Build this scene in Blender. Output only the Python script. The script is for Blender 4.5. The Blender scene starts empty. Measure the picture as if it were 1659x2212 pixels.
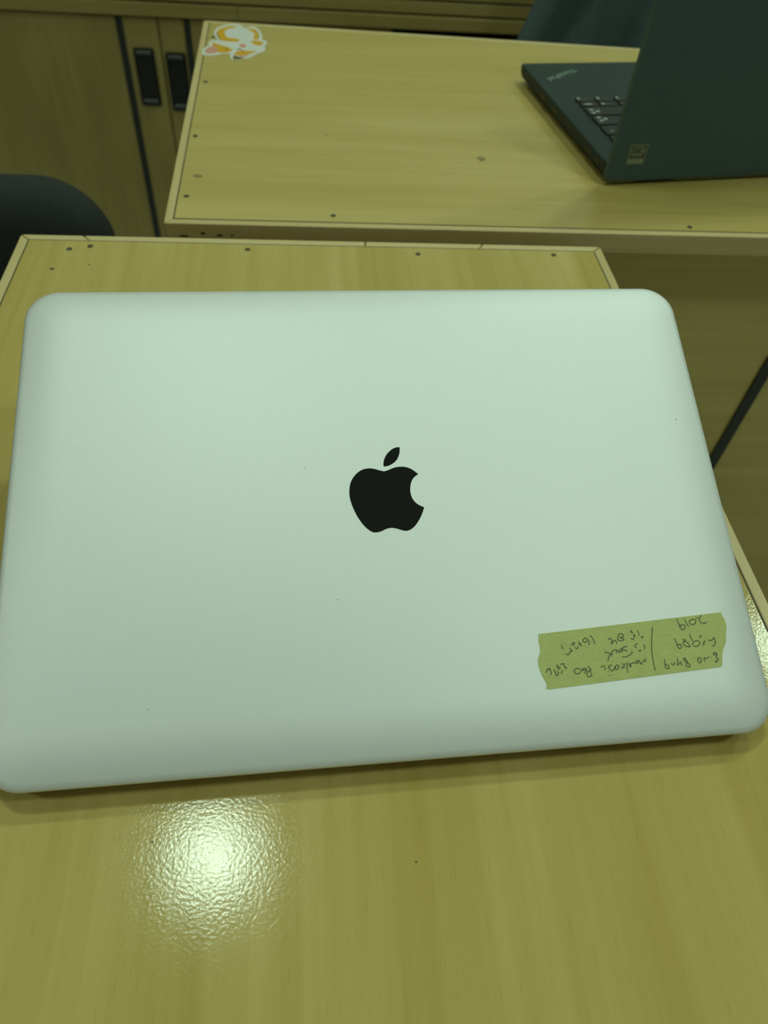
import bpy, bmesh, math, random
from mathutils import Matrix, Vector
from mathutils.geometry import tessellate_polygon

random.seed(4)
PI = math.pi
T = 0.75                      # height of the desk tops above the floor
C = bpy.context.scene.collection
scene = bpy.context.scene

# ------------------------------------------------------------------ camera
cam_data = bpy.data.cameras.new('camera')
cam = bpy.data.objects.new('camera', cam_data)
C.objects.link(cam)
cam.matrix_world = Matrix(((0.995441194483171, 0.01258938266819283, -0.094542772171918, 0.0),
                           (-0.07014298892984108, 0.7683062000559304, -0.6362275882572248, 0.0),
                           (0.06462808545752825, 0.6399586630397704, 0.7656866984416303, T + 0.28691),
                           (0, 0, 0, 1)))
cam_data.sensor_fit = 'VERTICAL'
cam_data.sensor_height = 7.585
cam_data.lens = 7.585 * 1603.93 / 2212
cam_data.clip_start = 0.01
cam_data.dof.use_dof = True
cam_data.dof.focus_distance = 0.33
cam_data.dof.aperture_fstop = 2.4
scene.camera = cam

# ------------------------------------------------------------------ world, exposure
world = bpy.data.worlds.new('world')
scene.world = world
world.use_nodes = True
world.node_tree.nodes['Background'].inputs[0].default_value = (0.67, 1.0, 0.76, 1)
world.node_tree.nodes['Background'].inputs[1].default_value = 0.02
vs = scene.view_settings
vs.view_transform = 'Standard'
vs.look = 'None'
vs.gamma = 1
vs.use_curve_mapping = False
vs.exposure = 0.0
LAMP_COLOR = (0.745, 1.0, 0.79)
LAMP_STRENGTH = 70.0
CEIL = T + 2.0

# ------------------------------------------------------------------ materials
def nodes_of(m):
    return m.node_tree.nodes, m.node_tree.links

def plain(name, col, rough=0.5, metal=0.0, spec=0.5, noise=0.0, nscale=40.0, bump=0.0, bscale=200.0, emit=None):
    m = bpy.data.materials.new(name); m.use_nodes = True
    n, l = nodes_of(m); b = n['Principled BSDF']
    b.inputs['Base Color'].default_value = (*col, 1)
    b.inputs['Roughness'].default_value = rough
    b.inputs['Metallic'].default_value = metal
    b.inputs['Specular IOR Level'].default_value = spec
    if noise or bump:
        tc = n.new('ShaderNodeTexCoord')
    if noise:
        t = n.new('ShaderNodeTexNoise'); t.inputs['Scale'].default_value = nscale; t.inputs['Detail'].default_value = 4
        l.new(tc.outputs['Object'], t.inputs['Vector'])
        r = n.new('ShaderNodeMix'); r.data_type = 'RGBA'
        r.inputs[6].default_value = (*[c * (1 - noise) for c in col], 1)
        r.inputs[7].default_value = (*[min(1, c * (1 + noise)) for c in col], 1)
        l.new(t.outputs['Fac'], r.inputs[0]); l.new(r.outputs[2], b.inputs['Base Color'])
    if bump:
        t = n.new('ShaderNodeTexNoise'); t.inputs['Scale'].default_value = bscale; t.inputs['Detail'].default_value = 2
        l.new(tc.outputs['Object'], t.inputs['Vector'])
        bp = n.new('ShaderNodeBump'); bp.inputs['Strength'].default_value = bump; bp.inputs['Distance'].default_value = 0.001
        l.new(t.outputs['Fac'], bp.inputs['Height']); l.new(bp.outputs['Normal'], b.inputs['Normal'])
    if emit:
        b.inputs['Emission Color'].default_value = (*emit[0], 1); b.inputs['Emission Strength'].default_value = emit[1]
    return m

def wood(name, axis, light, dark, rough=0.3, bump=0.12, bscale=420.0, seed=0.0, pore=0.17, streak=1.0, spec=0.5):
    m = bpy.data.materials.new(name); m.use_nodes = True
    n, l = nodes_of(m); b = n['Principled BSDF']
    tc = n.new('ShaderNodeTexCoord')
    def stretched(cross, along, detail, dist=0.0, off=0.0):
        mp = n.new('ShaderNodeMapping')
        mp.inputs['Scale'].default_value = [along if a == axis else cross for a in range(3)]
        mp.inputs['Location'].default_value = (seed + off, seed * 1.7 + off, seed * .3)
        t = n.new('ShaderNodeTexNoise'); t.inputs['Scale'].default_value = 1.0
        t.inputs['Detail'].default_value = detail; t.inputs['Distortion'].default_value = dist
        l.new(tc.outputs['Object'], mp.inputs['Vector']); l.new(mp.outputs['Vector'], t.inputs['Vector'])
        return t.outputs['Fac']
    big = stretched(26 * streak, 2.2, 3, 0.5)
    fine = stretched(170, 5, 3, 0.2, 3.1)
    fibre = stretched(1150, 110, 1, 0.0, 7.7)
    def math_(op, a, bb, v=None):
        k = n.new('ShaderNodeMath'); k.operation = op
        if hasattr(a, 'links'): l.new(a, k.inputs[0])
        else: k.inputs[0].default_value = a
        if hasattr(bb, 'links'): l.new(bb, k.inputs[1])
        else: k.inputs[1].default_value = bb
        return k.outputs[0]
    mixv = math_('ADD', math_('MULTIPLY', big, 0.62), math_('MULTIPLY', fine, 0.38))
    ramp = n.new('ShaderNodeValToRGB')
    ramp.color_ramp.elements[0].position = 0.39; ramp.color_ramp.elements[0].color = (*dark, 1)
    ramp.color_ramp.elements[1].position = 0.63; ramp.color_ramp.elements[1].color = (*light, 1)
    l.new(mixv, ramp.inputs['Fac'])
    pr = n.new('ShaderNodeValToRGB')
    pr.color_ramp.elements[0].position = 0.64; pr.color_ramp.elements[0].color = (0, 0, 0, 1)
    pr.color_ramp.elements[1].position = 0.76; pr.color_ramp.elements[1].color = (1, 1, 1, 1)
    l.new(fibre, pr.inputs['Fac'])
    mx = n.new('ShaderNodeMix'); mx.data_type = 'RGBA'
    mx.inputs[7].default_value = (*[c * 0.45 for c in dark], 1)
    l.new(math_('MULTIPLY', pr.outputs['Color'], pore), mx.inputs[0]); l.new(ramp.outputs['Color'], mx.inputs[6])
    l.new(mx.outputs[2], b.inputs['Base Color'])
    b.inputs['Roughness'].default_value = rough
    b.inputs['Specular IOR Level'].default_value = spec
    if bump:
        t = n.new('ShaderNodeTexNoise'); t.inputs['Scale'].default_value = bscale; t.inputs['Detail'].default_value = 3
        l.new(tc.outputs['Object'], t.inputs['Vector'])
        bp = n.new('ShaderNodeBump'); bp.inputs['Strength'].default_value = bump; bp.inputs['Distance'].default_value = 0.001
        l.new(t.outputs['Fac'], bp.inputs['Height']); l.new(bp.outputs['Normal'], b.inputs['Normal'])
    return m

M = {}
BL, BD = (0.63, 0.475, 0.168), (0.525, 0.385, 0.110)
M['desk_y'] = wood('beech_laminate_long', 1, BL, BD, 0.105, 0.054, bscale=800, seed=1.3, spec=0.25)
M['desk_x'] = wood('beech_laminate_cross', 0, BL, BD, 0.30, 0.06, seed=5.1, streak=0.8, spec=0.65)
M['strip_y'] = wood('pale_edge_wood_long', 1, (0.74, 0.57, 0.29), (0.64, 0.48, 0.22), 0.4, 0.0, seed=2.0, pore=.15)
M['strip_x'] = wood('pale_edge_wood_cross', 0, (0.74, 0.57, 0.29), (0.64, 0.48, 0.22), 0.4, 0.0, seed=3.0, pore=.15)
M['panel'] = wood('beech_panel_cross', 0, (0.70, 0.55, 0.205), (0.61, 0.47, 0.165), 0.45, 0.0, seed=8.0)
M['cabinet'] = wood('cabinet_veneer', 2, (0.40, 0.305, 0.102), (0.325, 0.235, 0.070), 0.45, 0.0, seed=11.0, streak=.5)
M['slat'] = wood('cabinet_slat_veneer', 0, (0.40, 0.30, 0.10), (0.335, 0.24, 0.074), 0.45, 0.0, seed=13.0)
M['black_strip'] = plain('black_inlay', (0.018, 0.022, 0.022), 0.5, noise=.2)
M['handle'] = plain('black_pull', (0.012, 0.012, 0.012), 0.4, noise=.2)
M['chrome'] = plain('dull_chrome', (0.14, 0.15, 0.15), 0.35, 1.0, noise=.1)
M['alu'] = plain('bead_blasted_aluminium', (0.80, 0.80, 0.81), 0.54, 0.52, noise=.012, nscale=900, bump=0.05, bscale=2600)
M['alu_dark'] = plain('aluminium_base', (0.70, 0.70, 0.71), 0.42, 1.0, noise=.02, nscale=300)
M['logo'] = plain('polished_black_mirror', (0.010, 0.011, 0.012), 0.05, 0.0, noise=.1)
M['glass'] = plain('dark_screen_glass', (0.01, 0.01, 0.012), 0.08, 0.0, noise=.1)
M['tape'] = plain('masking_tape_paper', (0.56, 0.57, 0.215), 0.7, noise=.10, nscale=260, bump=.35, bscale=900, spec=.25)
M['ink'] = plain('grey_pen_ink', (0.12, 0.11, 0.055), 0.6, noise=.35, nscale=900)
M['rubber'] = plain('black_rubber', (0.015, 0.015, 0.015), 0.8, noise=.2)
M['tp'] = plain('soft_black_plastic', (0.064, 0.106, 0.116), 0.6, noise=.10, nscale=300, bump=.1, bscale=2500)
M['tp_deck'] = plain('soft_black_palm_rest', (0.030, 0.046, 0.044), 0.6, spec=.3, noise=.10, nscale=300)
M['key'] = plain('black_key', (0.022, 0.025, 0.025), 0.45, noise=.1, nscale=300)
M['legend'] = plain('white_key_legend', (0.55, 0.60, 0.58), 0.5, noise=.1)
M['badge'] = plain('grey_green_badge_metal', (0.27, 0.38, 0.29), 0.45, noise=.1)
M['foil'] = plain('dark_silver_foil', (0.10, 0.115, 0.085), 0.45, 0.2, noise=.25, nscale=300)
M['foil_print'] = plain('pale_silver_print', (0.30, 0.34, 0.27), 0.45, 0.2, noise=.2, nscale=400)
M['fabric'] = plain('charcoal_fabric', (0.026, 0.030, 0.028), 0.9, noise=.25, nscale=300, bump=.5, bscale=900)
M['jacket'] = plain('dark_teal_cloth', (0.080, 0.118, 0.120), 0.85, noise=.2, nscale=60, bump=.3, bscale=700)
M['chair_plastic'] = plain('black_chair_plastic', (0.02, 0.02, 0.02), 0.5, noise=.2)
M['white_print'] = plain('white_sticker_vinyl', (0.80, 0.78, 0.74), 0.35, noise=.03)
M['orange_print'] = plain('orange_sticker_print', (0.80, 0.42, 0.015), 0.35, noise=.05)
M['pink_print'] = plain('pink_sticker_print', (0.80, 0.36, 0.26), 0.35, noise=.12, nscale=120)
M['brown_print'] = plain('dark_brown_sticker_line', (0.12, 0.085, 0.03), 0.4, noise=.4, nscale=500)
M['screw'] = plain('dark_screw_steel', (0.07, 0.065, 0.055), 0.5, 0.6, noise=.3, nscale=700)
M['stain'] = plain('grey_brown_stain', (0.30, 0.21, 0.085), 0.6, noise=.5, nscale=900)
M['dark_mark'] = plain('dark_scuff', (0.05, 0.04, 0.025), 0.7, noise=.4, nscale=800)
M['wall'] = plain('cream_wall_paint', (0.78, 0.77, 0.73), 0.8, noise=.03, nscale=8, bump=.1, bscale=300)
M['wall_added_dark'] = wood('added_dark_wall_wood', 2, (0.36, 0.26, 0.10), (0.28, 0.19, 0.07), 0.5, 0.0, seed=17.0)  # dark wood added to the left wall for the lid's reflection
M['ceiling'] = plain('white_ceiling_paint', (0.80, 0.80, 0.78), 0.9, noise=.02, nscale=8)
M['floor'] = plain('grey_floor_vinyl', (0.55, 0.54, 0.51), 0.5, noise=.2, nscale=20)
M['lamp_ring'] = plain('white_lamp_ring', (0.8, 0.8, 0.8), 0.4, noise=.02)
M['lamp'] = plain('lit_lamp_diffuser', (0.8, 0.8, 0.8), 0.5, emit=(LAMP_COLOR, LAMP_STRENGTH))
M['dark_inside'] = plain('dark_cabinet_inside', (0.05, 0.04, 0.02), 0.8, noise=.2)

# ------------------------------------------------------------------ helpers
def obj(name, bm, mat, parent=None, smooth=False, bevel=0.0, loc=None, rot=None):
    bmesh.ops.recalc_face_normals(bm, faces=bm.faces)
    me = bpy.data.meshes.new(name); bm.to_mesh(me); bm.free()
    me.materials.append(M[mat])
    if smooth:
        for f in me.polygons: f.use_smooth = True
    o = bpy.data.objects.new(name, me); C.objects.link(o)
    o.parent = parent
    if loc: o.location = loc
    if rot: o.rotation_euler = rot
    if bevel:
        md = o.modifiers.new('bevel', 'BEVEL'); md.width = bevel; md.segments = 3; md.limit_method = 'ANGLE'
        md.angle_limit = math.radians(40)
        for f in me.polygons: f.use_smooth = True
        wn = o.modifiers.new('wn', 'WEIGHTED_NORMAL'); wn.keep_sharp = True
    return o

def thing(name, label, cat, loc=(0, 0, 0), rotz=0.0, group=None):
    o = bpy.data.objects.new(name, None); C.objects.link(o)
    o.empty_display_size = 0.05
    o.location = loc; o.rotation_euler = (0, 0, rotz)
    tag(o, label, cat, group)
    return o

def tag(o, label, cat=None, group=None):
    o['label'] = label
    if cat: o['category'] = cat
    if group: o['group'] = group
    return o

def structure(o, label, cat):
    o['kind'] = 'structure'
    return tag(o, label, cat)

def box(bm, x0, x1, y0, y1, z0, z1):
    v = [bm.verts.new((x, y, z)) for z in (z0, z1) for y in (y0, y1) for x in (x0, x1)]
    for f in ((0, 1, 3, 2), (4, 6, 7, 5), (0, 4, 5, 1), (1, 5, 7, 3), (3, 7, 6, 2), (2, 6, 4, 0)):
        bm.faces.new([v[i] for i in f])

def box_bm(*a):
    bm = bmesh.new(); box(bm, *a); return bm

def prism_bm(pts, z0, z1):
    bm = bmesh.new(); prism(bm, pts, z0, z1); return bm

def prism(bm, pts, z0, z1):
    a = [bm.verts.new((x, y, z0)) for x, y in pts]; b = [bm.verts.new((x, y, z1)) for x, y in pts]
    n = len(pts)
    bm.faces.new(a[::-1]); bm.faces.new(b)
    for i in range(n):
        bm.faces.new((a[i], a[(i + 1) % n], b[(i + 1) % n], b[i]))

def rounded(w, d, r, seg=10, cx=0.0, cy=0.0):
    pts = []
    for (sx, sy, a0) in ((1, 1, 0), (-1, 1, 90), (-1, -1, 180), (1, -1, 270)):
        for k in range(seg + 1):
            a = math.radians(a0 + 90 * k / seg)
            pts.append((cx + sx * (w / 2 - r) + r * math.cos(a), cy + sy * (d / 2 - r) + r * math.sin(a)))
    return pts

def loft(bm, rings, cap0=True, cap1=True):
    vs_ = [[bm.verts.new(p) for p in r] for r in rings]
    n = len(rings[0])
    for a, b in zip(vs_, vs_[1:]):
        for i in range(n):
            bm.faces.new((a[i], a[(i + 1) % n], b[(i + 1) % n], b[i]))
    if cap0: bm.faces.new(vs_[0][::-1])
    if cap1: bm.faces.new(vs_[-1])

def tube(bm, p, q, r0, r1=None, n=12):
    p, q = Vector(p), Vector(q); r1 = r0 if r1 is None else r1
    d = (q - p).normalized(); u = d.orthogonal().normalized(); w = d.cross(u)
    loft(bm, [[tuple(c + (u * math.cos(2 * PI * k / n) + w * math.sin(2 * PI * k / n)) * r) for k in range(n)]
              for c, r in ((p, r0), (q, r1))])

def catmull(pts, sub=4, closed=False):
    n = len(pts); out = []
    rng = range(n) if closed else range(n - 1)
    for i in rng:
        if closed: p0, p1, p2, p3 = pts[i - 1], pts[i], pts[(i + 1) % n], pts[(i + 2) % n]
        else: p0, p1, p2, p3 = pts[max(i - 1, 0)], pts[i], pts[i + 1], pts[min(i + 2, n - 1)]
        for k in range(sub):
            t = k / sub
            out.append(tuple(0.5 * (2 * p1[j] + (p2[j] - p0[j]) * t + (2 * p0[j] - 5 * p1[j] + 4 * p2[j] - p3[j]) * t * t
                             + (3 * p1[j] - p0[j] - 3 * p2[j] + p3[j]) * t ** 3) for j in range(2)))
    if not closed: out.append(tuple(pts[-1]))
    return out

def copy_tree(o, parent=None):
    c = o.copy(); C.objects.link(c); c.parent = parent
    for ch in o.children: copy_tree(ch, c)
    return c

def triangulated(bm):
    bmesh.ops.triangulate(bm, faces=[f for f in bm.faces if len(f.verts) > 4]); return bm

# ------------------------------------------------------------------ the room
X0, X1, Y0, Y1 = -2.6, 3.2, -2.4, 2.2
structure(obj('floor', box_bm(X0, X1, Y0, Y1, -0.05, 0), 'floor'), 'grey vinyl floor of the room', 'floor')
structure(obj('ceiling', box_bm(X0, X1, Y0, Y1, CEIL, CEIL + 0.05), 'ceiling'), 'white ceiling of the room', 'ceiling')
structure(obj('wall_back', box_bm(X0, X1, Y1, Y1 + 0.1, 0, CEIL), 'wall'), 'cream wall behind the wooden cabinet', 'wall')
structure(obj('wall_front', box_bm(X0, X1, Y0 - 0.1, Y0, 0, CEIL), 'wall'), 'cream wall behind the photographer', 'wall')
structure(obj('wall_left', box_bm(X0 - 0.1, X0, Y0, Y1, 0, CEIL), 'wall_added_dark'), 'unseen left wall, dark wood panelling added to darken the lid rim', 'wall')  # out of view; its panelling is added so the lid's left rim reflects darker
structure(obj('wall_right', box_bm(X1, X1 + 0.1, Y0, Y1, 0, CEIL), 'wall'), 'cream wall at the right', 'wall')

def lamp(x, y, label, r=0.102):
    t = thing('ceiling_lamp', label, 'lamp', (x, y, CEIL), 0, 'round ceiling lamps')
    bm = bmesh.new()
    rings = []
    for rr, z in ((r, 0.0), (r + .025, 0.0), (r + .025, -.008), (r + .018, -.014), (r, -.010), (r, 0.0)):
        rings.append([(rr * math.cos(2 * PI * k / 32), rr * math.sin(2 * PI * k / 32), z) for k in range(32)])
    loft(bm, rings, False, False)
    obj('lamp_ring', bm, 'lamp_ring', t)
    bm = bmesh.new()
    prism(bm, [(r * .995 * math.cos(2 * PI * k / 32), r * .995 * math.sin(2 * PI * k / 32)) for k in range(32)], -.008, -.002)
    obj('diffuser', bm, 'lamp', t)

lamp(-0.298, 0.628, 'round ceiling lamp mirrored as the bright spot on the near desk')
lamp(1.68, 1.25, 'round ceiling lamp mirrored at the right edge of the near desk')
lamp(0.80, 1.20, 'round ceiling lamp above the far desk')
lamp(-1.5, -0.15, 'unseen round ceiling lamp added as fill over the left of the room')  # extra fill lamp added out of view
lamp(0.95, -0.18, 'round ceiling lamp beside the photographer')

# ------------------------------------------------------------------ desks
def strip_poly(a, b, wa, wb):
    # outer edge a->b, inner points wa, wb
    return [a, b, wb, wa]

def inset_quad(q, d):
    out = []
    n = len(q)
    cx = sum(p[0] for p in q) / n; cy = sum(p[1] for p in q) / n
    lines = []
    for i in range(n):
        a, b = Vector(q[i]), Vector(q[(i + 1) % n])
        t = (b - a).normalized(); nn = Vector((-t.y, t.x))
        if (Vector((cx, cy)) - a).dot(nn) < 0: nn = -nn
        lines.append((a + nn * d, t))
    for i in range(n):
        (p, t), (q2, t2) = lines[i - 1], lines[i]
        den = t.x * t2.y - t.y * t2.x
        s = ((q2.x - p.x) * t2.y - (q2.y - p.y) * t2.x) / den
        out.append((p.x + t.x * s, p.y + t.y * s))
    return out

TH = 0.0165
def lerp(a, b, k): return (a[0] + (b[0] - a[0]) * k, a[1] + (b[1] - a[1]) * k)

def screw(parent, x, y, r=0.0021, tilt=0.0):
    bm = bmesh.new()
    ring = lambda rr, z: [(rr * math.cos(2 * PI * k / 14), rr * math.sin(2 * PI * k / 14), z) for k in range(14)]
    loft(bm, [ring(r, -.0004), ring(r, .0002), ring(r * .8, .00045), ring(r * .35, .0003), ring(r * .3, -.0003)])
    o = obj('screw', bm, 'screw', parent, loc=(x, y, T), rot=(0, 0, tilt))
    return o

def blotch(parent, name, x, y, rx, ry, mat, z=T, seed=1, n=14, label=None):
    rnd = random.Random(seed)
    pts = [(x + rx * math.cos(2 * PI * k / n) * rnd.uniform(.6, 1.1), y + ry * math.sin(2 * PI * k / n) * rnd.uniform(.6, 1.1)) for k in range(n)]
    bm = bmesh.new(); prism(bm, pts, z - .0001, z + .00012)
    o = obj(name, bm, mat, parent)
    if label: o['label'] = label
    return o

def desk(name, label, quad, grain, cuts, sw=0.0062, gap=0.0009):
    # quad order: near-left, near-right, far-right, far-left (world x, y); cuts[i] = joints along side i
    t = thing(name, label, 'desk', (0, 0, 0))
    inner = inset_quad(quad, sw)
    board = inset_quad(quad, sw + gap)
    obj('top_board', prism_bm(board, T - TH, T), grain, t)
    for i in range(4):      # grimy joint between the board and its edging
        a, b = board[i], board[(i + 1) % 4]; ia, ib = inner[i], inner[(i + 1) % 4]
        obj('joint', prism_bm([a, b, ib, ia], T - TH, T - 0.00022), 'dark_mark', t)
    for i in range(4):
        a, b = quad[i], quad[(i + 1) % 4]; ia, ib = inner[i], inner[(i + 1) % 4]
        ks = [0.0] + cuts.get(i, []) + [1.0]
        e = 0.0004
        L = (Vector(b) - Vector(a)).length
        for k0, k1 in zip(ks, ks[1:]):
            k0e, k1e = k0 + e / L, k1 - e / L
            poly = [lerp(a, b, k0e), lerp(a, b, k1e), lerp(ia, ib, k1e), lerp(ia, ib, k0e)]
            obj('edge_strip', prism_bm(poly, T - TH, T + 0.0001), 'strip_x' if i % 2 == 0 else 'strip_y', t, bevel=0.0009)
    return t

# near desk
nd_q = [(-0.1993, -0.56), (0.2153, -0.56), (0.2153, 0.4929), (-0.1993, 0.4929)]
NDW = 0.2153 + 0.1993
cuts_far = sorted([(0.2153 - x) / NDW for x in (0.126, 0.040, -0.1574)])
near = desk('wooden_desk', 'near beech desk carrying the silver laptop, grain running away from the viewer', nd_q, 'desk_y', {2: cuts_far})
obj('side_panel', box_bm(-0.188, -0.170, -0.54, 0.472, 0.0, T - TH), 'panel', near)
obj('side_panel', box_bm(0.186, 0.204, -0.54, 0.472, 0.0, T - TH), 'panel', near)
obj('end_panel', box_bm(-0.170, 0.186, 0.446, 0.462, 0.28, T - TH), 'panel', near)
obj('shelf', box_bm(-0.170, 0.186, -0.5, 0.446, 0.10, 0.118), 'panel', near)
for x, y in ((-0.1635, 0.4751), (-0.1504, 0.4791), (-0.0436, 0.4791), (0.0767, 0.4777), (0.1768, 0.4801)):
    screw(near, x, y, 0.0019, random.random() * 3)
blotch(near, 'dent', -0.1697, 0.4507, .0018, .0012, 'dark_mark', seed=3)
blotch(near, 'dent', -0.147, 0.4564, .0009, .0007, 'dark_mark', seed=4)
blotch(near, 'speck', -0.0594, 0.0848, .0004, .0004, 'dark_mark', seed=5)
blotch(near, 'speck', 0.0355, 0.0730, .0004, .0004, 'dark_mark', seed=6)

# rear desk
def ry(x): return 0.9325 - 0.0445 * (x + 0.1114)
rd_q = [(-0.1052, 0.5122), (0.98, 0.5112), (0.97, ry(0.97)), (-0.1114, ry(-0.1114))]
rear = desk('wooden_desk', 'far beech desk with a cartoon sticker on its corner and the black laptop on it', rd_q, 'desk_x', {})
obj('front_panel', box_bm(-0.085, 0.96, 0.531, 0.547, 0.04, T - TH - 0.0005), 'panel', rear)
obj('side_panel', box_bm(-0.094, -0.076, 0.5475, 0.87, 0.0, T - TH), 'panel', rear)
obj('side_panel', box_bm(0.93, 0.948, 0.5475, 0.86, 0.0, T - TH), 'panel', rear)
bm = bmesh.new()
prof = [(0.4262, 0.03), (0.4374, 0.03), (0.4374, T - .130), (0.4350, T - .126), (0.4318, T - .1245), (0.4286, T - .126), (0.4262, T - .130)]
a = [bm.verts.new((x, 0.5285, z)) for x, z in prof]; b = [bm.verts.new((x, 0.5308, z)) for x, z in prof]
bm.faces.new(a); bm.faces.new(b[::-1])
for i in range(len(prof)): bm.faces.new((a[i], b[i], b[(i + 1) % len(prof)], a[(i + 1) % len(prof)]))
tag(obj('inlay_strip', bm, 'black_strip', rear), 'black vertical strip on the front panel')
for x, y in ((-0.096, 0.7674), (-0.0952, 0.6532), (-0.0926, 0.5514), (0.0176, 0.5282), (0.296, 0.5242), (-0.0975, 0.8842)):
    screw(rear, x, y, 0.0021, random.random() * 3)
blotch(rear, 'stain', -0.0872, 0.5838, .0055, .0030, 'stain', seed=8, label='small greyish stain on the desk top')
blotch(rear, 'dent', 0.1465, 0.6289, .0042, .0050, 'stain', seed=9)
blotch(rear, 'dent', 0.0156, 0.6638, .0020, .0010, 'stain', seed=10)
for k, (x, z, w_, h_) in enumerate(((-.092, .0098, .006, .0012), (-.078, .0075, .003, .0018), (-.066, .0088, .004, .0017), (-.057, .0085, .002, .0012))):
    obj('scuff', box_bm(x - w_ / 2, x + w_ / 2, 0.51205, 0.5122, T - z - h_ / 2, T - z + h_ / 2), 'dark_mark', rear)

LEAF = [(9.39,128.99),(6.97,128.62),(4.55,126.91),(2.85,124.74),(1.86,122.22),(1.69,120.11),(3.59,120.28),(5.88,121.39),(7.77,123.19),(8.93,125.55),(9.33,127.26)]
BODY = [(1.76,117.81),(3.75,118.41),(6.02,119.34),(8.57,119.72),(10.77,119.57),(12.91,118.84),(14.69,117.59),(16.33,115.97),(14.4,114.52),(13.04,112.49),(12.25,109.35),(12.37,106.36),(13.38,103.84),(15.07,102.03),(17.43,100.68),(16.4,98.15),(14.72,95.14),(12.62,92.5),(10.8,91.14),(9.07,90.62),(7.26,90.93),(5.2,91.73),(2.8,92.22),(0.64,91.88),(-1.56,90.93),(-4.02,90.51),(-5.79,91.04),(-8.06,93.05),(-10.26,96.29),(-11.85,99.64),(-13.16,103.68),(-13.73,107.13),(-13.58,110.41),(-12.77,113.53),(-11.04,116.29),(-8.74,118.32),(-6.49,119.24),(-3.99,119.45),(-1.84,118.96),(-0.02,118.29)]
TAPE = [(58.57,44.26),(58.21,41.41),(58.36,39.04),(58.14,37.04),(57.39,35.59),(56.82,34.13),(56.95,33.29),(56.65,32.49),(56.9,31.31),(56.87,30),(57.34,28.66),(57.59,27.49),(58.15,26.15),(58.76,25.13),(58.81,23.83),(58.18,22.58),(60.19,22.36),(132.43,26.24),(133.22,26.79),(133.67,28.59),(134.16,31.02),(135.1,33.01),(136.15,34.6),(137.32,36.6),(137.93,39.48),(138.67,41.53),(139.08,43.19),(138.85,44.47),(138.95,45.31),(138.21,46.84),(138.01,48.56)]
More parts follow.
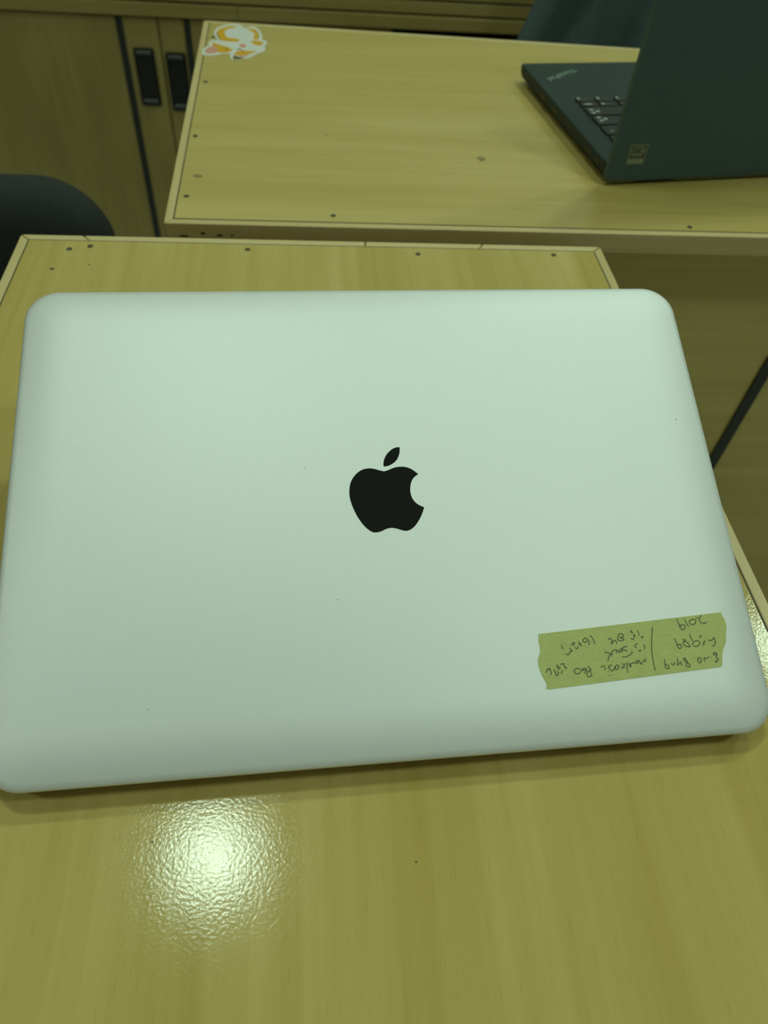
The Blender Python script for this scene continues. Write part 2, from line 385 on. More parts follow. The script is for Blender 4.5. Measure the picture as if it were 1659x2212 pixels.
INK = [[(79.78,42.36),(80.52,41.54),(81,40.32),(81.15,38.7)],[(78.47,38.53),(78.94,39.17),(78.93,40.11),(78.47,40.99),(77.66,41.38),(76.7,40.93),(76.46,40.09),(77.19,39.71),(77.94,40),(78.29,40.49)],[(74.46,40.22),(75.01,39.34),(75.51,38.21)],[(74.43,39.03),(75.7,39.29)],[(71.16,38.9),(72.08,39.69),(72.82,39.9),(72.52,39.16),(72.05,38.51)],[(74.14,38.38),(73.73,37.56),(73.11,37.51),(72.66,37.96)],[(68.62,35.79),(69.21,35.16),(69.98,35.61),(70.58,36.58),(71.19,36.54),(71.22,37.21)],[(70.29,37.95),(70.96,37.23)],[(67.17,39.16),(67.47,38.29),(67.67,37.44)],[(67.46,35.64),(67.65,35.4)],[(65.49,31.66),(66.21,31.78),(67.01,31.89),(66.97,31.15),(67.4,30.62),(67.36,29.88),(67.98,30.5)],[(64.04,31.75),(64.24,30.33),(64.84,29.8),(65.21,30.44),(64.36,31.07)],[(65.24,28.05),(65.76,28.59),(65.98,29.39)],[(62.55,30.03),(62.97,28.94),(63.39,27.27),(64.23,28.19),(63.85,29.04)],[(59.16,28.78),(59.84,29.8),(60.79,30.32),(61.27,29.05),(60.98,27.76)],[(59.75,29.73),(60.97,30.39)],[(73.4,29.23),(72.09,29.65),(70.95,29.06),(70.95,28.08),(71.72,27.53),(72.78,27.62),(73.66,28.72),(75.18,29.45),(75.95,28.9),(74.83,27.49)],[(74.02,28.78),(75.92,28.73)],[(76.55,30.27),(77.28,29.47),(77.63,28.54),(76.52,28.2),(75.72,27.1),(76.16,26.16),(77.2,26.17),(77.72,26.63),(77.41,27.81),(77.47,28.63)],[(87.14,40.1),(88.03,40.71),(88.61,40.16),(88.55,39.42),(88.04,37.98)],[(88.41,38.7),(89.31,39.38),(90.01,39.78),(90.43,39.16),(90.32,38.21)],[(93.89,39.9),(93.03,39.44),(91.81,39.52),(91.13,40),(91.41,41.02),(91.99,42.03),(92.97,42.26),(93.8,41.77),(93.65,41.03),(92.68,40.8),(92.07,40.83),(93.2,40.32),(93.89,39.9)],[(98.01,43.37),(97.06,42.91),(98.23,42.16)],[(97.99,41.36),(98.83,41.31),(98.25,40.75),(97.92,39.88),(97.42,39.68),(96.74,40.17)],[(100.16,43.24),(100.48,42.1),(100.76,41.19)],[(101.19,40.64),(101.6,40.02),(102.06,40.36),(101.59,40.69)],[(106.89,44.11),(106.18,41.75),(105.44,38.81),(104.72,35.6),(104.4,32.97),(104.36,31.36),(104.32,29.32),(104.32,27.87),(104.45,26.7)],[(85.15,35.67),(85.04,35.09),(85.87,35.04),(86.71,34.62),(87.58,34.35),(87.31,33.34)],[(85.39,31.72),(85.74,32.72),(86.56,33.83),(87.71,35.07),(88.61,35.74),(89.43,35.98),(89.8,35.52),(89.48,34.66)],[(89.92,35.37),(90.43,35.63),(90.7,35.02),(90.69,34.58)],[(93.82,37.17),(94.22,36.85),(92.97,36.79),(91.58,35.99),(91.13,35.29),(91.53,34.97),(92.2,35.22),(92.22,36.1),(93.04,35.61),(93.93,35.4),(93.96,34.81)],[(91.6,32.99),(92.79,32.77),(94.25,33.19),(95.43,33.69),(96.19,34.38),(96,34.98)],[(99.22,37.87),(98.21,37.49),(97.83,36.77),(98.39,36.07)],[(99.02,35.37),(99.4,34.61),(100.16,35.3)],[(101.53,37.43),(101.86,36.37),(101.57,35.36)],[(81.86,29.5),(82.72,29.66),(83.9,29.87)],[(83.08,28.34),(84.13,29.06)],[(86.9,30.03),(85.64,29.83),(85.03,29)],[(85.26,29.42),(85.67,28.38),(86.31,27.77),(87.15,28.14),(87.79,29.11),(88.86,29.9),(89.53,29.43),(89.06,28.59),(88.35,28.06),(87.83,28.53),(88.27,29.22)],[(90.88,30.5),(91.18,30.04)],[(92.02,30.42),(92.15,29.54)],[(90.55,29.21),(90.87,28.47),(91.73,28.99),(91.3,29.89)],[(93.21,30.63),(92.97,29.06),(92.68,27.63)],[(92.63,27.35),(93,26.53)],[(93.83,30.3),(94.17,29.7),(94.63,28.95),(94.3,28.82),(94.14,29.56),(95.34,30.2),(96.13,30.3),(96.5,29.84)],[(97,30.82),(97.82,31.06),(97.98,30.32),(97.13,29.94),(97,30.82)],[(98.34,31.32),(98.74,30.27),(98.89,29.53),(99.65,30.21),(100.4,30.89),(101.47,31.55)],[(100.71,30.87),(101.35,30.25)],[(84.91,27.57),(85.08,27.27)],[(85.07,26.2),(85.14,25.77)],[(128.98,47.82),(128.03,46.6),(127.67,45.57),(128.24,44.69),(129.48,44.3),(130.72,44.85)],[(126.33,46.91),(127.64,46.84)],[(124.63,46.27),(123.14,45.52),(123.35,44.56),(124.34,44.08),(125.58,44.64),(126.15,45.66),(125.51,46.22),(124.63,46.27)],[(121.31,46.68),(121.88,44.86),(122.41,43.36)],[(118.18,46.98),(118.29,45.5),(118.9,43.36),(119.29,42.19),(120.38,42.65),(120.99,43.86),(120.24,44.43),(118.8,43.89),(118.36,43.4)],[(132.24,38.37),(132.54,36.89),(131.92,35.28),(131.15,34.81),(130.66,35.05)],[(132.19,38.16),(131.07,37.19),(129.55,37.29)],[(128.42,37.15),(127.41,36.59),(127.07,35.17)],[(127.31,36.19),(127.85,36.15)],[(127.23,39.51),(125.9,38.55)],[(124.32,37.41),(122.88,36.88),(122.64,35.86),(123.55,35.08),(124.96,35.51),(125.64,36.5),(124.97,37.37),(124.1,37.42)],[(122.11,40.14),(122.28,38.99),(122.81,37.5)],[(118.9,38.58),(119.15,37.73),(120.3,37.04),(121.09,35.75),(121.06,35.14),(119.71,35.43),(118.61,36.32),(118.58,37.15),(119.79,37.69),(119.55,38.54)],[(115.21,39.12),(115.56,37.75),(115.9,35.88),(116.29,34.72),(117.21,34.97),(117.66,35.97),(116.68,36.45),(115.6,36)],[(132.11,31.56),(131.39,32.22),(130.27,31.68),(130.93,31.22),(132.11,31.56),(131.27,30.38),(131.98,29.72),(131.68,28.93),(130.62,28.18),(130.87,29.19)],[(128.94,30.58),(129.14,30.32)],[(128.15,30.59),(127.15,30.04),(126.13,30.31),(126.17,28.68)],[(124.25,30.63),(123.35,30.08),(123.22,29.07),(123.94,28.42),(124.66,29.18),(124.58,30.21),(124.03,30.65)],[(117.13,29.88),(118.23,28.99),(119.32,28.11),(119.24,27.31),(118.24,27.17),(117.79,28.01),(118.7,29.17),(117.86,30.23),(117.06,30.49),(118.41,30.71)],[(115.72,29.36),(116.04,27.92)],[(114.76,30.84),(114.18,28.25),(115.21,28.99),(115.93,29.35)],[(113.17,29.53),(112.74,28.55),(111.89,28.6),(111.6,29.23)],[(108.99,31.02),(109.15,29.79),(108.86,27.99),(109.4,27.05),(110.42,27.29),(110.15,28.51),(108.72,28.81)]]
PRINT = {
  'outer': [(-105.3,838.4),(-105.4,847.9),(-102.7,855.1),(-100,858.9),(-100.9,866.4),(-98.7,875.2),(-94.1,874.4),(-92.1,874.6),(-96.7,888.4),(-97.8,900.1),(-96.1,909.3),(-91.4,916.8),(-84.3,923.1),(-75.4,925.1),(-70.3,920.5),(-66.9,914.8),(-62.8,918.4),(-57.5,920),(-52.5,913.8),(-48.9,902.2),(-47.4,889.2),(-47.4,881.9),(-44,880.9),(-41.7,874),(-43.1,868.2),(-44.5,863.8),(-42.8,858.4),(-44.1,851.4),(-48.9,845.3),(-54.1,837.9),(-58.3,830.8),(-61.7,829),(-68.4,825),(-73.8,825),(-76.5,828.6),(-77.6,838.4),(-82.1,839.2),(-87.9,836.5),(-94,832.5),(-100.4,832.4),(-103.7,833.9)],
  'o1': [(-94.8,898.2),(-92.8,907.5),(-87.9,912.7),(-81.9,918.8),(-74.4,916.8),(-79.4,912.3),(-84.5,908.6),(-86.8,900.1),(-85.4,889.9),(-81.9,883.1),(-75.6,882.5),(-70.8,878.8),(-71.1,874.5),(-77.1,872.3),(-83.3,872.9),(-89,875),(-90.9,880.5),(-93.9,890.3)],
  'o2': [(-65.1,911.3),(-61,913.4),(-56.1,911.8),(-52.5,901.7),(-51.1,890.1),(-51.8,882),(-57,883.5),(-55.4,893.9),(-58.5,904.7)],
  'o3': [(-58.3,876.9),(-53.2,878.3),(-47.4,876.1),(-45.5,872.1),(-48.6,866.1),(-53.8,866.8),(-57.1,871.3)],
  'o4': [(-96.7,868.4),(-91.3,863.4),(-84.4,859.4),(-79.1,855.3),(-75.8,850.2),(-78.5,844.4),(-83.2,841.1),(-89.2,841.7),(-92,852.3),(-96.6,860)],
  'p1': [(-102.8,844.1),(-99.1,854.1),(-94,858.9),(-92,852.3),(-89.8,843),(-94,838.5),(-99.8,837.1)],
  'p2': [(-69.6,862),(-68.9,866.6),(-66.4,868.7),(-63.8,867.2),(-62.6,862.9),(-63.4,858.6),(-65.8,856.7),(-68.4,858)],
  'o5': [(-73.1,838.3),(-71.1,846.7),(-65.7,848.7),(-58.7,849.6),(-52.1,849),(-55.9,843.1),(-61.2,839.8),(-68,836.3),(-71.9,835.1)],
  'p3': [(-69,836.1),(-63.1,838.2),(-57.8,842.2),(-61.5,834.4),(-65.8,831.9)],
  'd1': [(-74.4,835.5),(-70.3,832.7),(-62.7,829.6),(-68.4,825.6),(-73.6,825.7)],
  'd2': [(-71.7,854.1),(-67.9,853.2),(-64.9,848.8),(-63.4,844.2),(-65.6,847.3),(-68.3,850.8),(-71.4,851.8)],
  'd3': [(-83.5,853.3),(-80,853.8),(-80.9,851.6),(-82.8,850.7)],
  'd4': [(-95.6,898.9),(-94.7,898.3),(-93.8,890.3),(-90.7,880.5),(-89,875),(-90,874.2),(-91.4,879.7),(-94.7,890.2)],
  'd5': [(-55.9,912.6),(-52.3,902.5),(-50.8,890.2),(-51.5,881.4),(-50.5,890.2),(-51.8,902.6)],
  'd6': [(-103.5,842.7),(-102.6,844.8),(-99.2,855.5),(-102.9,842.1)],
}

# die-cut sticker on the rear desk corner
def flat(pts, z0, z1, sub=3):
    p = catmull([(x / 1000, y / 1000) for x, y in pts], sub, True)
    bm = bmesh.new()
    lo_ = [bm.verts.new((x, y, z0)) for x, y in p]; hi_ = [bm.verts.new((x, y, z1)) for x, y in p]
    for t3 in tessellate_polygon([[Vector((x, y, 0)) for x, y in p]]):
        bm.faces.new([hi_[i] for i in t3]); bm.faces.new([lo_[i] for i in reversed(t3)])
    for i in range(len(p)):
        bm.faces.new((lo_[i], lo_[(i + 1) % len(p)], hi_[(i + 1) % len(p)], hi_[i]))
    return bm
st = obj('sticker', flat(PRINT['outer'], T + .0001, T + .0003), 'white_print', rear)
tag(st, 'white die-cut sticker with orange and pink cartoon patches')
for k, mat, z in (('o1', 'orange_print', 0), ('o2', 'orange_print', 0), ('o3', 'orange_print', 0), ('o4', 'orange_print', 0), ('o5', 'orange_print', 0),
                  ('p1', 'pink_print', 1), ('p2', 'pink_print', 0), ('p3', 'pink_print', 1),
                  ('d1', 'brown_print', 1), ('d2', 'brown_print', 2), ('d3', 'brown_print', 1), ('d4', 'brown_print', 1), ('d5', 'brown_print', 1), ('d6', 'brown_print', 2)):
    nm = {'orange_print': 'orange_patch', 'pink_print': 'pink_patch', 'brown_print': 'brown_line'}[mat]
    obj(nm, flat(PRINT[k], T + .00025, T + .00036 + .00004 * z, 1 if k[0] == 'd' else 3), mat, st)

# ------------------------------------------------------------------ silver laptop
LX, LY, LZ, LYAW, LTILT = 0.03273748, 0.10486663, 0.0140, math.radians(2.18035), math.radians(19.6739)
W, D = 0.3041, 0.2124
lap = thing('silver_laptop', 'silver aluminium laptop with its lid ajar and a handwritten tape label', 'laptop', (LX, LY, T), LYAW)
lid_tf = dict(loc=(0, 0, LZ), rot=(LTILT, 0, 0))

def lid_rings():
    prof = [(.0012, -.0034), (.0002, -.0030), (0.0, -.0023), (0.0, -.0016), (.0004, -.0011)]
    top = .0013
    wd = .021
    for k in range(13):
        i = .0010 + (wd - .0010) * k / 12
        s = 1 - (i / wd)
        prof.append((i, top - .0022 * s ** 2.3))
    rings = []
    for ins, z in prof:
        r = max(.0145 - ins * .55, .004)
        rings.append([(x, y + D / 2, z) for x, y in rounded(W - 2 * ins, D - 2 * ins, r, 12)])
    return rings
bm = bmesh.new(); loft(bm, lid_rings()); 
lid = obj('lid', bm, 'alu', lap, True, **lid_tf)
tag(lid, 'smooth silver aluminium lid')
lo = bmesh.new()
prism(lo, catmull([(x / 1000, y / 1000) for x, y in BODY[:8]], 4)[:-1] + catmull([(x / 1000, y / 1000) for x, y in BODY[7:15]], 4)[:-1]
      + catmull([(x / 1000, y / 1000) for x, y in BODY[14:] + BODY[:1]], 4)[:-1], .0012, .00138)
prism(lo, catmull([(x / 1000, y / 1000) for x, y in LEAF[:6]], 4)[:-1] + catmull([(x / 1000, y / 1000) for x, y in LEAF[5:] + LEAF[:1]], 4)[:-1], .0012, .00138)
tag(obj('logo', triangulated(lo), 'logo', lap, **lid_tf), 'glossy black bitten apple emblem with a leaf')
tp_ = bmesh.new(); prism(tp_, [(x / 1000, y / 1000) for x, y in TAPE], .00105, .00150)
tape = obj('tape', triangulated(tp_), 'tape', lap, **lid_tf)
tag(tape, 'torn strip of yellow masking tape with upside-down handwriting')

def ribbon(bm, pts, w, z):
    p = [Vector((x / 1000, y / 1000)) for x, y in pts]
    L = []; R = []
    for i, q in enumerate(p):
        t = (p[min(i + 1, len(p) - 1)] - p[max(i - 1, 0)])
        t = t.normalized() if t.length > 1e-9 else Vector((1, 0))
        nn = Vector((-t.y, t.x)) * w / 2
        L.append(bm.verts.new((q.x + nn.x, q.y + nn.y, z))); R.append(bm.verts.new((q.x - nn.x, q.y - nn.y, z)))
    for i in range(len(p) - 1):
        bm.faces.new((L[i], R[i], R[i + 1], L[i + 1]))
ink = bmesh.new()
for st_ in INK:
    ribbon(ink, catmull([tuple(q) for q in st_], 4), 0.00042, .00156)
tag(obj('handwriting', ink, 'ink', tape), 'grey pen handwriting on the tape')

hw = bmesh.new()
# base, feet, keyboard, trackpad and screen
rr = []
for ins, z in ((.010, .0014), (.004, .0022), (.001, .0045), (0, .0062), (0, .0092), (.0006, .0098)):
    rr.append([(x, y + D / 2 + .0030, z) for x, y in rounded(W - 2 * ins, D - 2 * ins, .0145 - ins * .5, 10)])
loft(hw, rr)
base = obj('base', hw, 'alu_dark', lap, True)
for sx in (-1, 1):
    for yy in (.03, .185):
        f = bmesh.new(); tube(f, (sx * .125, yy, 0), (sx * .125, yy, .0016), .006, .005, 16); obj('foot', f, 'rubber', base)
obj('keyboard', prism_bm(rounded(.272, .108, .003, 4, 0, .085), .0097, .0101), 'key', base)
obj('trackpad', prism_bm(rounded(.134, .083, .003, 4, 0, .168), .0097, .0100), 'alu_dark', base)
obj('screen', prism_bm(rounded(W - .012, D - .024, .008, 6, 0, D / 2 + .006), -.0038, -.0033), 'glass', lap, **lid_tf)
sc = bmesh.new()
ribbon(sc, [(-105.5, 192.5), (-105.2, 187), (-105.6, 182), (-106.6, 178.5)], .00012, .00125)
obj('scratch', sc, 'alu_dark', lap, **lid_tf)
for k, (x, y) in enumerate(((-21.5, 63.0), (138.6, 138.5), (-94, 25.5), (128.5, 38.0), (-32, 121))):
    pts = [(x / 1000 + .00022 * math.cos(2 * PI * i / 7), y / 1000 + .00018 * math.sin(2 * PI * i / 7)) for i in range(7)]
    obj('speck', prism_bm(pts, .0011, .00133), 'dark_mark', lap, **lid_tf)

# ------------------------------------------------------------------ black laptop on the rear desk
BW, BDp = .323, .2165
tpd = thing('black_laptop', 'black open laptop seen from behind on the far desk', 'laptop', (0.2424, 0.5864, T), math.radians(8.5))
bm = bmesh.new()
rr = []
for ins, z in ((.007, .0026), (.0018, .0060), (.0004, .0105), (0, .0150), (.0004, .0166), (.0012, .0170)):
    rr.append([(x, y, z) for x, y in rounded(BW - 2 * ins, BDp - .0072 - 2 * ins, .0028 - ins * .2, 6, BW / 2, .0072 + (BDp - .0072) / 2)])
loft(bm, rr)
tb = obj('base', bm, 'tp_deck', tpd)
for sx in (.02, BW - .02):
    for yy in (.025, .195):
        f = bmesh.new(); tube(f, (sx, yy, 0), (sx, yy, .0030), .006, .006, 14); obj('foot', f, 'rubber', tb)
bm = bmesh.new()
rr = []
LH = .215
for ins, y in ((.0015, 0.0), (.0004, .0005), (0, .0014), (0, .0052), (.001, .0060)):
    rr.append([(x, y, z) for x, z in rounded(BW - 2 * ins, LH - 2 * ins, .005 - ins * .4, 6, BW / 2, .003 + LH / 2)])
loft(bm, rr)
LR = (math.radians(0.0), 0, 0)
tl = obj('lid', bm, 'tp', tpd)
tag(tl, 'plain matt black back of the screen lid')
scr = bmesh.new()
rr = [[(x, y, z) for x, z in rounded(BW - .016, LH - .026, .003, 4, BW / 2, .006 + LH / 2)] for y in (.0058, .0063)]
loft(scr, rr); obj('screen', scr, 'glass', tl)
for x in (.045, BW - .045):
    f = bmesh.new(); tube(f, (x - .018, .0085, .0150), (x + .018, .0085, .0150), .0030, .0030, 14)
    obj('hinge', f, 'tp', tpd)
# keyboard well and keys: local y runs from hinge to palm rest
obj('keyboard_well', box_bm(.0175, BW - .0175, .019, .1305, .01695, .01712), 'key', tb)
KM = {}
def key(x, y, w, d):
    k = (round(w, 4), round(d, 4))
    if k not in KM:
        bm = bmesh.new()
        rr = [[(a, b, z) for a, b in rounded(w - 2 * i, d - 2 * i, .0016, 2)] for i, z in ((0, 0), (.0003, .0014), (.0010, .0019))]
        loft(bm, rr)
        o = obj('key', bm, 'key', tpd); KM[k] = o.data
    else:
        o = bpy.data.objects.new('key', KM[k]); C.objects.link(o); o.parent = tpd
    o.location = (x, y, .0171)
    return o
KX0, KX1 = .0195, BW - .0195
keys = {}
def row(y0, y1, widths, tag_):
    x = KX0; tot = sum(widths); s = (KX1 - KX0) / tot
    for i, w in enumerate(widths):
        keys[(tag_, i)] = key(x + w * s / 2, (y0 + y1) / 2, w * s - .0026, y1 - y0)
        x += w * s
u = 1.0
for i in range(3):
    keys[('arrow', i)] = key(.0195 + .0195 * (i + .5), .1247, .0170, .0078)
    keys[('page', i)] = key(.0195 + .0195 * (i + .5), .1145, .0170, .0078)
x = .078
for w in (1, 1, 1, 5.1, 1, 1, 1.0, 1.3):
    wd = (KX1 - .078) * w / 12.4
    key(x + wd / 2, .1196, wd - .0026, .0166); x += wd
row(.0915, .1078, [2.6, 1, 1, 1, 1, 1, 1, 1, 1, 1, 1, 2.1], 'a')
row(.0722, .0886, [2.1, 1, 1, 1, 1, 1, 1, 1, 1, 1, 1, 1, 1.7], 'b')
row(.0530, .0694, [1.4, 1, 1, 1, 1, 1, 1, 1, 1, 1, 1, 1, 1, 1.4], 'c')
row(.0338, .0502, [1.9, 1, 1, 1, 1, 1, 1, 1, 1, 1, 1, 1, 1, 1], 'd')
row(.0205, .0315, [1] * 16, 'e')
def legend(k, dx, dy, w, d, n=1):
    bm = bmesh.new()
    for i in range(n):
        prism(bm, rounded(w, d, min(w, d) * .45, 3, dx + (i % 2) * w * 1.3, dy + i * d * 1.8 * (1 if n < 3 else .7)), .0018, .0020)
    obj('legend', bm, 'legend', k)
for i in range(3): legend(keys[('arrow', i)], -.0056, .0010, .0030, .0022)
legend(keys[('page', 0)], -.0010, -.0015, .0075, .0014); legend(keys[('page', 1)], -.0058, -.0012, .0032, .0020); legend(keys[('page', 2)], 0, -.0015, .0075, .0014)
legend(keys[('a', 0)], -.0185, -.0050, .0040, .0024, 3)
legend(keys[('b', 0)], -.0130, -.0020, .0040, .0026, 3)
legend(keys[('c', 0)], -.0050, -.0030, .0020, .0016)
legend(keys[('d', 0)], -.0110, .0020, .0030, .0018)
# word badge on the palm rest, readable from the far side
fc = bpy.data.curves.new('badge_text', 'FONT'); fc.body = 'ThinkPad'; fc.size = .0098; fc.extrude = .0002
fc.shear = 0.12
to = bpy.data.objects.new('badge_text', fc); C.objects.link(to)
dg = bpy.context.evaluated_depsgraph_get()
me = bpy.data.meshes.new_from_object(to.evaluated_get(dg)); bpy.data.objects.remove(to)
xs = [v.co.x for v in me.vertices]; k = .0425 / (max(xs) - min(xs))
for v in me.vertices: v.co.x = (v.co.x - min(xs)) * k; v.co.y *= 1.0
me.materials.clear(); me.materials.append(M['badge'])
bo = bpy.data.objects.new('badge', me); C.objects.link(bo); bo.parent = tb
ang = math.atan2(-.0230, -.0360)
bo.location = (.0475, .1995, .0171); bo.rotation_euler = (0, 0, ang)
bo['label'] = 'grey maker badge on the palm rest, lettered ThinkPad'
# ports on the side of the base
for yy, ln in ((.150, .016), (.118, .012), (.040, .014), (.020, .008)):
    obj('port', box_bm(-.0002, .0006, yy - ln / 2, yy + ln / 2, .0098, .0136), 'handle', tb)
# foil sticker on the lid, lower corner
def lid_flat(pts, y0, y1):
    bm = bmesh.new()
    a = [bm.verts.new((x / 1000, y0, z / 1000)) for x, z in pts]; b = [bm.verts.new((x / 1000, y1, z / 1000)) for x, z in pts]
    bm.faces.new(a); bm.faces.new(b[::-1]); n = len(pts)
    for i in range(n): bm.faces.new((a[i], b[i], b[(i + 1) % n], a[(i + 1) % n]))
    return triangulated(bm)
fs = obj('energy_sticker', lid_flat([(14.0, 17.7), (30.0, 17.7), (30.0, 33.5), (14.0, 33.5)], -.00022, .0001), 'foil', tpd)
tag(fs, 'small square silver sticker with an arch and a lettered band')
def lid_ribbon(pts, w, y):
    bm = bmesh.new()
    p = [Vector(q) for q in pts]; L = []; R = []
    for i, q in enumerate(p):
        t = (p[min(i + 1, len(p) - 1)] - p[max(i - 1, 0)]).normalized(); nn = Vector((-t.y, t.x)) * w / 2
        L.append(bm.verts.new(((q.x + nn.x) / 1000, y, (q.y + nn.y) / 1000))); R.append(bm.verts.new(((q.x - nn.x) / 1000, y, (q.y - nn.y) / 1000)))
    for i in range(len(p) - 1): bm.faces.new((L[i], R[i], R[i + 1], L[i + 1]))
    return bm
obj('frame_line', lid_ribbon([(14.4, 33.1), (29.6, 33.1), (29.6, 18.1), (14.4, 18.1), (14.4, 33.6)], .7, -.00026), 'foil_print', fs)
obj('arch', lid_ribbon(catmull([(15.0, 27.6), (16.4, 29.3), (18.6, 30.6), (22.0, 31.2), (25.2, 30.6), (27.6, 29.2), (28.9, 27.2)], 4), .55, -.00026), 'foil_print', fs)
obj('band', lid_flat([(15.2, 18.6), (28.9, 18.6), (28.9, 22.0), (15.2, 22.0)], -.00028, -.0002), 'foil_print', fs)
obj('wordmark', lid_ribbon(catmull([(16.7, 25.2), (17.6, 26.0), (18.3, 25.2), (19.2, 26.0), (20.0, 25.2), (21.0, 26.1), (22.0, 25.2), (23.0, 26.1), (23.8, 25.2), (25.2, 25.9), (25.4, 24.2)], 4), .7, -.00027), 'foil_print', fs)
star = []
for i in range(10):
    r_ = 1.9 if i % 2 == 0 else .8
    star.append((25.9 + r_ * math.sin(2 * PI * i / 10), 28.0 + r_ * math.cos(2 * PI * i / 10)))
obj('star', lid_flat(star, -.00028, -.0002), 'foil_print', fs)

# ------------------------------------------------------------------ cabinet against the back wall
YC = 1.6
S = YC / 1.4
cx = lambda x: x * S
cz = lambda z: T + 0.28691 - (0.28691 - z) * S
cab = thing('wooden_cabinet', 'long low wooden cabinet with black strips and dark pulls on its doors', 'cabinet', (0, YC, 0))
ZD = cz(-.1415)
def bx(name, x0, x1, y0, y1, z0, z1, mat, parent=cab, bevel=0.0):
    return obj(name, box_bm(x0, x1, y0 - YC if parent is cab else y0, y1 - YC if parent is cab else y1, z0, z1), mat, parent, bevel=bevel)
CL, CR = -1.55, 2.2
bx('carcass', CL, CR, YC + .03, 2.17, .06, 1.04, 'dark_inside')
bx('plinth', CL + .02, CR - .02, YC + .06, 2.15, 0, .06, 'black_strip')
bx('worktop', CL - .01, CR + .01, YC - .012, 2.18, 1.04, 1.06, 'slat', bevel=.002)
seam = cx(-.2419); endx = cx(.1408)
def door(x0, x1):
    return bx('door', x0 + .0012, x1 - .0012, YC + .002, YC + .02, .07, ZD - .003, 'cabinet', bevel=.0012)
def inlay(d, x, w):
    tag(obj('inlay_strip', box_bm(x - w / 2, x + w / 2, .0005, .0021, .071, ZD - .0035), 'black_strip', d), 'black vertical inlay strip')
def pull(d, x0, x1, z0, z1):
    xm = (x0 + x1) / 2; w = x1 - x0; hgt = z1 - z0
    bm = bmesh.new()
    rings = []
    for ins, y in ((0, .0021), (0, -.0012), (.0022, -.0018), (.0034, -.0006), (.0045, .0012)):
        rings.append([(x, y, z) for x, z in rounded(w - 2 * ins, hgt - 2 * ins, max(.004 - ins * .4, .001), 4, xm, (z0 + z1) / 2)])
    loft(bm, rings)
    p = obj('pull', bm, 'handle', d)
    for zz in (z0 + .0085, z1 - .0075):
        e = bmesh.new()
        tube(e, (xm - w * .36, -.0002, zz), (xm + w * .36, -.0002, zz), .0042, .0042, 12)
        obj('end_cap', e, 'chrome', p)
d1 = door(-.92, seam); d2 = door(seam, endx)
d0 = door(-1.53, -.922)
inlay(d1, cx(-.3030), .0125); inlay(d2, cx(-.1952), .0115)
pull(d1, cx(-.2880), cx(-.2545), cz(-.2780), cz(-.1885)); pull(d2, cx(-.2368), cx(-.2035), cz(-.2850), cz(-.1935))
# rail in two lengths and the slats above it
zr0, zr1 = ZD, cz(-.1222)
bx('rail', CL, cx(-.1126), YC - .004, YC + .02, zr0, zr1, 'slat', bevel=.001)
bx('rail', cx(-.1120), CR, YC - .004, YC + .02, zr0 + .0, zr1, 'slat', bevel=.001)
pitch = cz(-.1000) - cz(-.1205)
z = cz(-.1186)
while z + pitch < 1.03:
    bx('slat', CL, CR, YC - .002, YC + .02, z, z + pitch - .0042, 'slat', bevel=.0008)
    z += pitch
# doors to the right of the dark slot under the rail
for k in range(3):
    x0 = endx + k * .68
    bx('door', x0 + .0012, min(x0 + .68, CR) - .0012, YC + .002, YC + .02, .07, ZD - .017, 'cabinet', bevel=.0012)

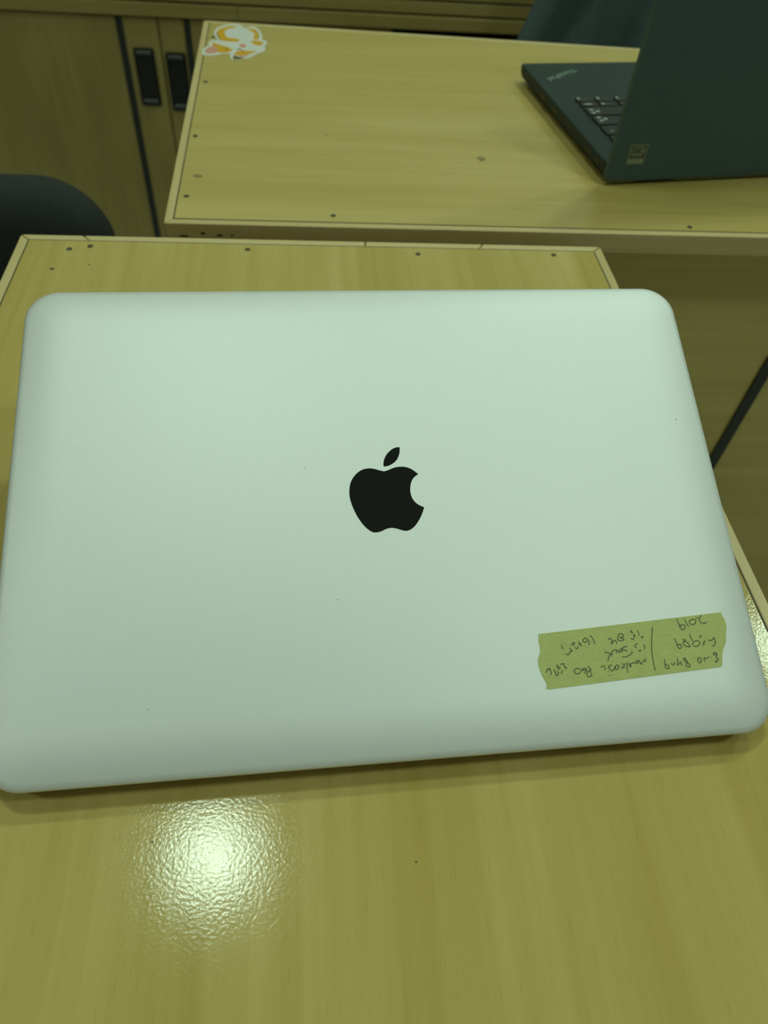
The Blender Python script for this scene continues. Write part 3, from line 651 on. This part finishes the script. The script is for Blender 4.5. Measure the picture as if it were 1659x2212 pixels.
# ------------------------------------------------------------------ chairs
def make_chair(name, label, x, y, rz, top, width, mid):
    t = thing(name, label, 'chair', (x, y, 0), rz)     # sits facing local +y, backrest at local -y
    bm = bmesh.new(); rings = []
    zc = (top + .47) / 2; hh = top - .47
    for ins, yy in ((.030, -.232), (.008, -.226), (0, -.212), (0, -.196), (.010, -.182), (.035, -.176)):
        rings.append([(a, yy + .008 * (a / (width / 2)) ** 2, b) for a, b in rounded(width - 2 * ins, hh - 2 * ins, min(.055, hh / 2 - .02) - ins * .5, 14, 0, zc)])
    loft(bm, rings); obj('backrest', triangulated(bm), 'fabric', t, True)
    bm = bmesh.new(); rings = []
    for ins, zz in ((.04, .405), (.006, .412), (0, .430), (.004, .452), (.025, .468), (.07, .474)):
        rings.append([(a, b, zz) for a, b in rounded(.38 - 2 * ins, .42 - 2 * ins, .09 - ins * .5, 10, 0, .04)])
    loft(bm, rings); obj('seat', bm, 'fabric', t, True)
    bm = bmesh.new()
    for sx in (-.03, .03):
        tube(bm, (sx, -.05, .40), (sx, -.236, .41), .010, .010); tube(bm, (sx, -.236, .40), (sx, -.236, .62), .010, .010)
    obj('back_support', bm, 'chair_plastic', t)
    bm = bmesh.new(); tube(bm, (0, 0.02, .06), (0, 0.02, .41), .026, .022, 16); obj('column', bm, 'chair_plastic', t)
    for k in range(5):
        a = 2 * PI * k / 5 + .3
        bm = bmesh.new(); tube(bm, (0, .02, .085), (.16 * math.cos(a), .02 + .16 * math.sin(a), .065), .020, .013)
        obj('base_leg', bm, 'chair_plastic', t)
        bm = bmesh.new(); c = Vector((.16 * math.cos(a), .02 + .16 * math.sin(a), .026)); dd = Vector((-math.sin(a), math.cos(a), 0)) * .018
        tube(bm, c - dd, c + dd, .026, .026, 14); obj('castor', bm, 'rubber', t)
    return t

make_chair('office_chair', 'charcoal office chair with rounded backrest left of the desks', -0.3955, 0.425, PI, T - .027, 0.445, 0)
make_chair('office_chair', 'dark office chair behind the far desk under a draped cloth', 0.66, 1.22, PI, 0.93, 0.44, 0)

# cloth hanging over the second chair's backrest (front panel towards the desk)
bm = bmesh.new()
NU, NV = 48, 44
grid = []
yb = 1.22 + .205
for j in range(NV + 1):
    v = j / NV
    rowv = []
    for i in range(NU + 1):
        u_ = i / NU * 2 - 1
        if v < .38:      # back side, rising
            k = v / .38; zz = .62 + (.955 - .62) * k; yy = yb + .055; half = .23
        elif v < .50:    # over the top
            k = (v - .38) / .12; a = PI * k; zz = .955 + .016 * math.sin(a); yy = yb + .055 * math.cos(a); half = .23 - .01 * k
        else:
            k = (v - .50) / .50; zz = .955 - .44 * k; yy = yb - .055 - .03 * k ** .7; half = .205 + .36 * .44 * k
        xx = .66 + half * u_
        amp = .026 if v > .5 else .006
        kk = max(0, (v - .5) / .5)
        fold = amp * (kk ** .5) * (math.sin(u_ * 9.0 + 1.4 * math.sin(kk * 3)) * .6 + .5 * math.sin(u_ * 17 + kk * 2.2))
        vx = xx - (.463 + .02 * (1 - kk))
        fold -= -.030 * (kk ** .5) * math.exp(-(vx / (.016 + .02 * (1 - kk))) ** 2)
        rowv.append(bm.verts.new((xx, yy + fold, zz)))
    grid.append(rowv)
for j in range(NV):
    for i in range(NU):
        bm.faces.new((grid[j][i], grid[j][i + 1], grid[j + 1][i + 1], grid[j + 1][i]))
jk = obj('draped_cloth', bm, 'jacket', None, True)
md = jk.modifiers.new('solid', 'SOLIDIFY'); md.thickness = .004; md.offset = 1
tag(jk, 'dark teal cloth with soft folds hanging behind the far desk', 'cloth')
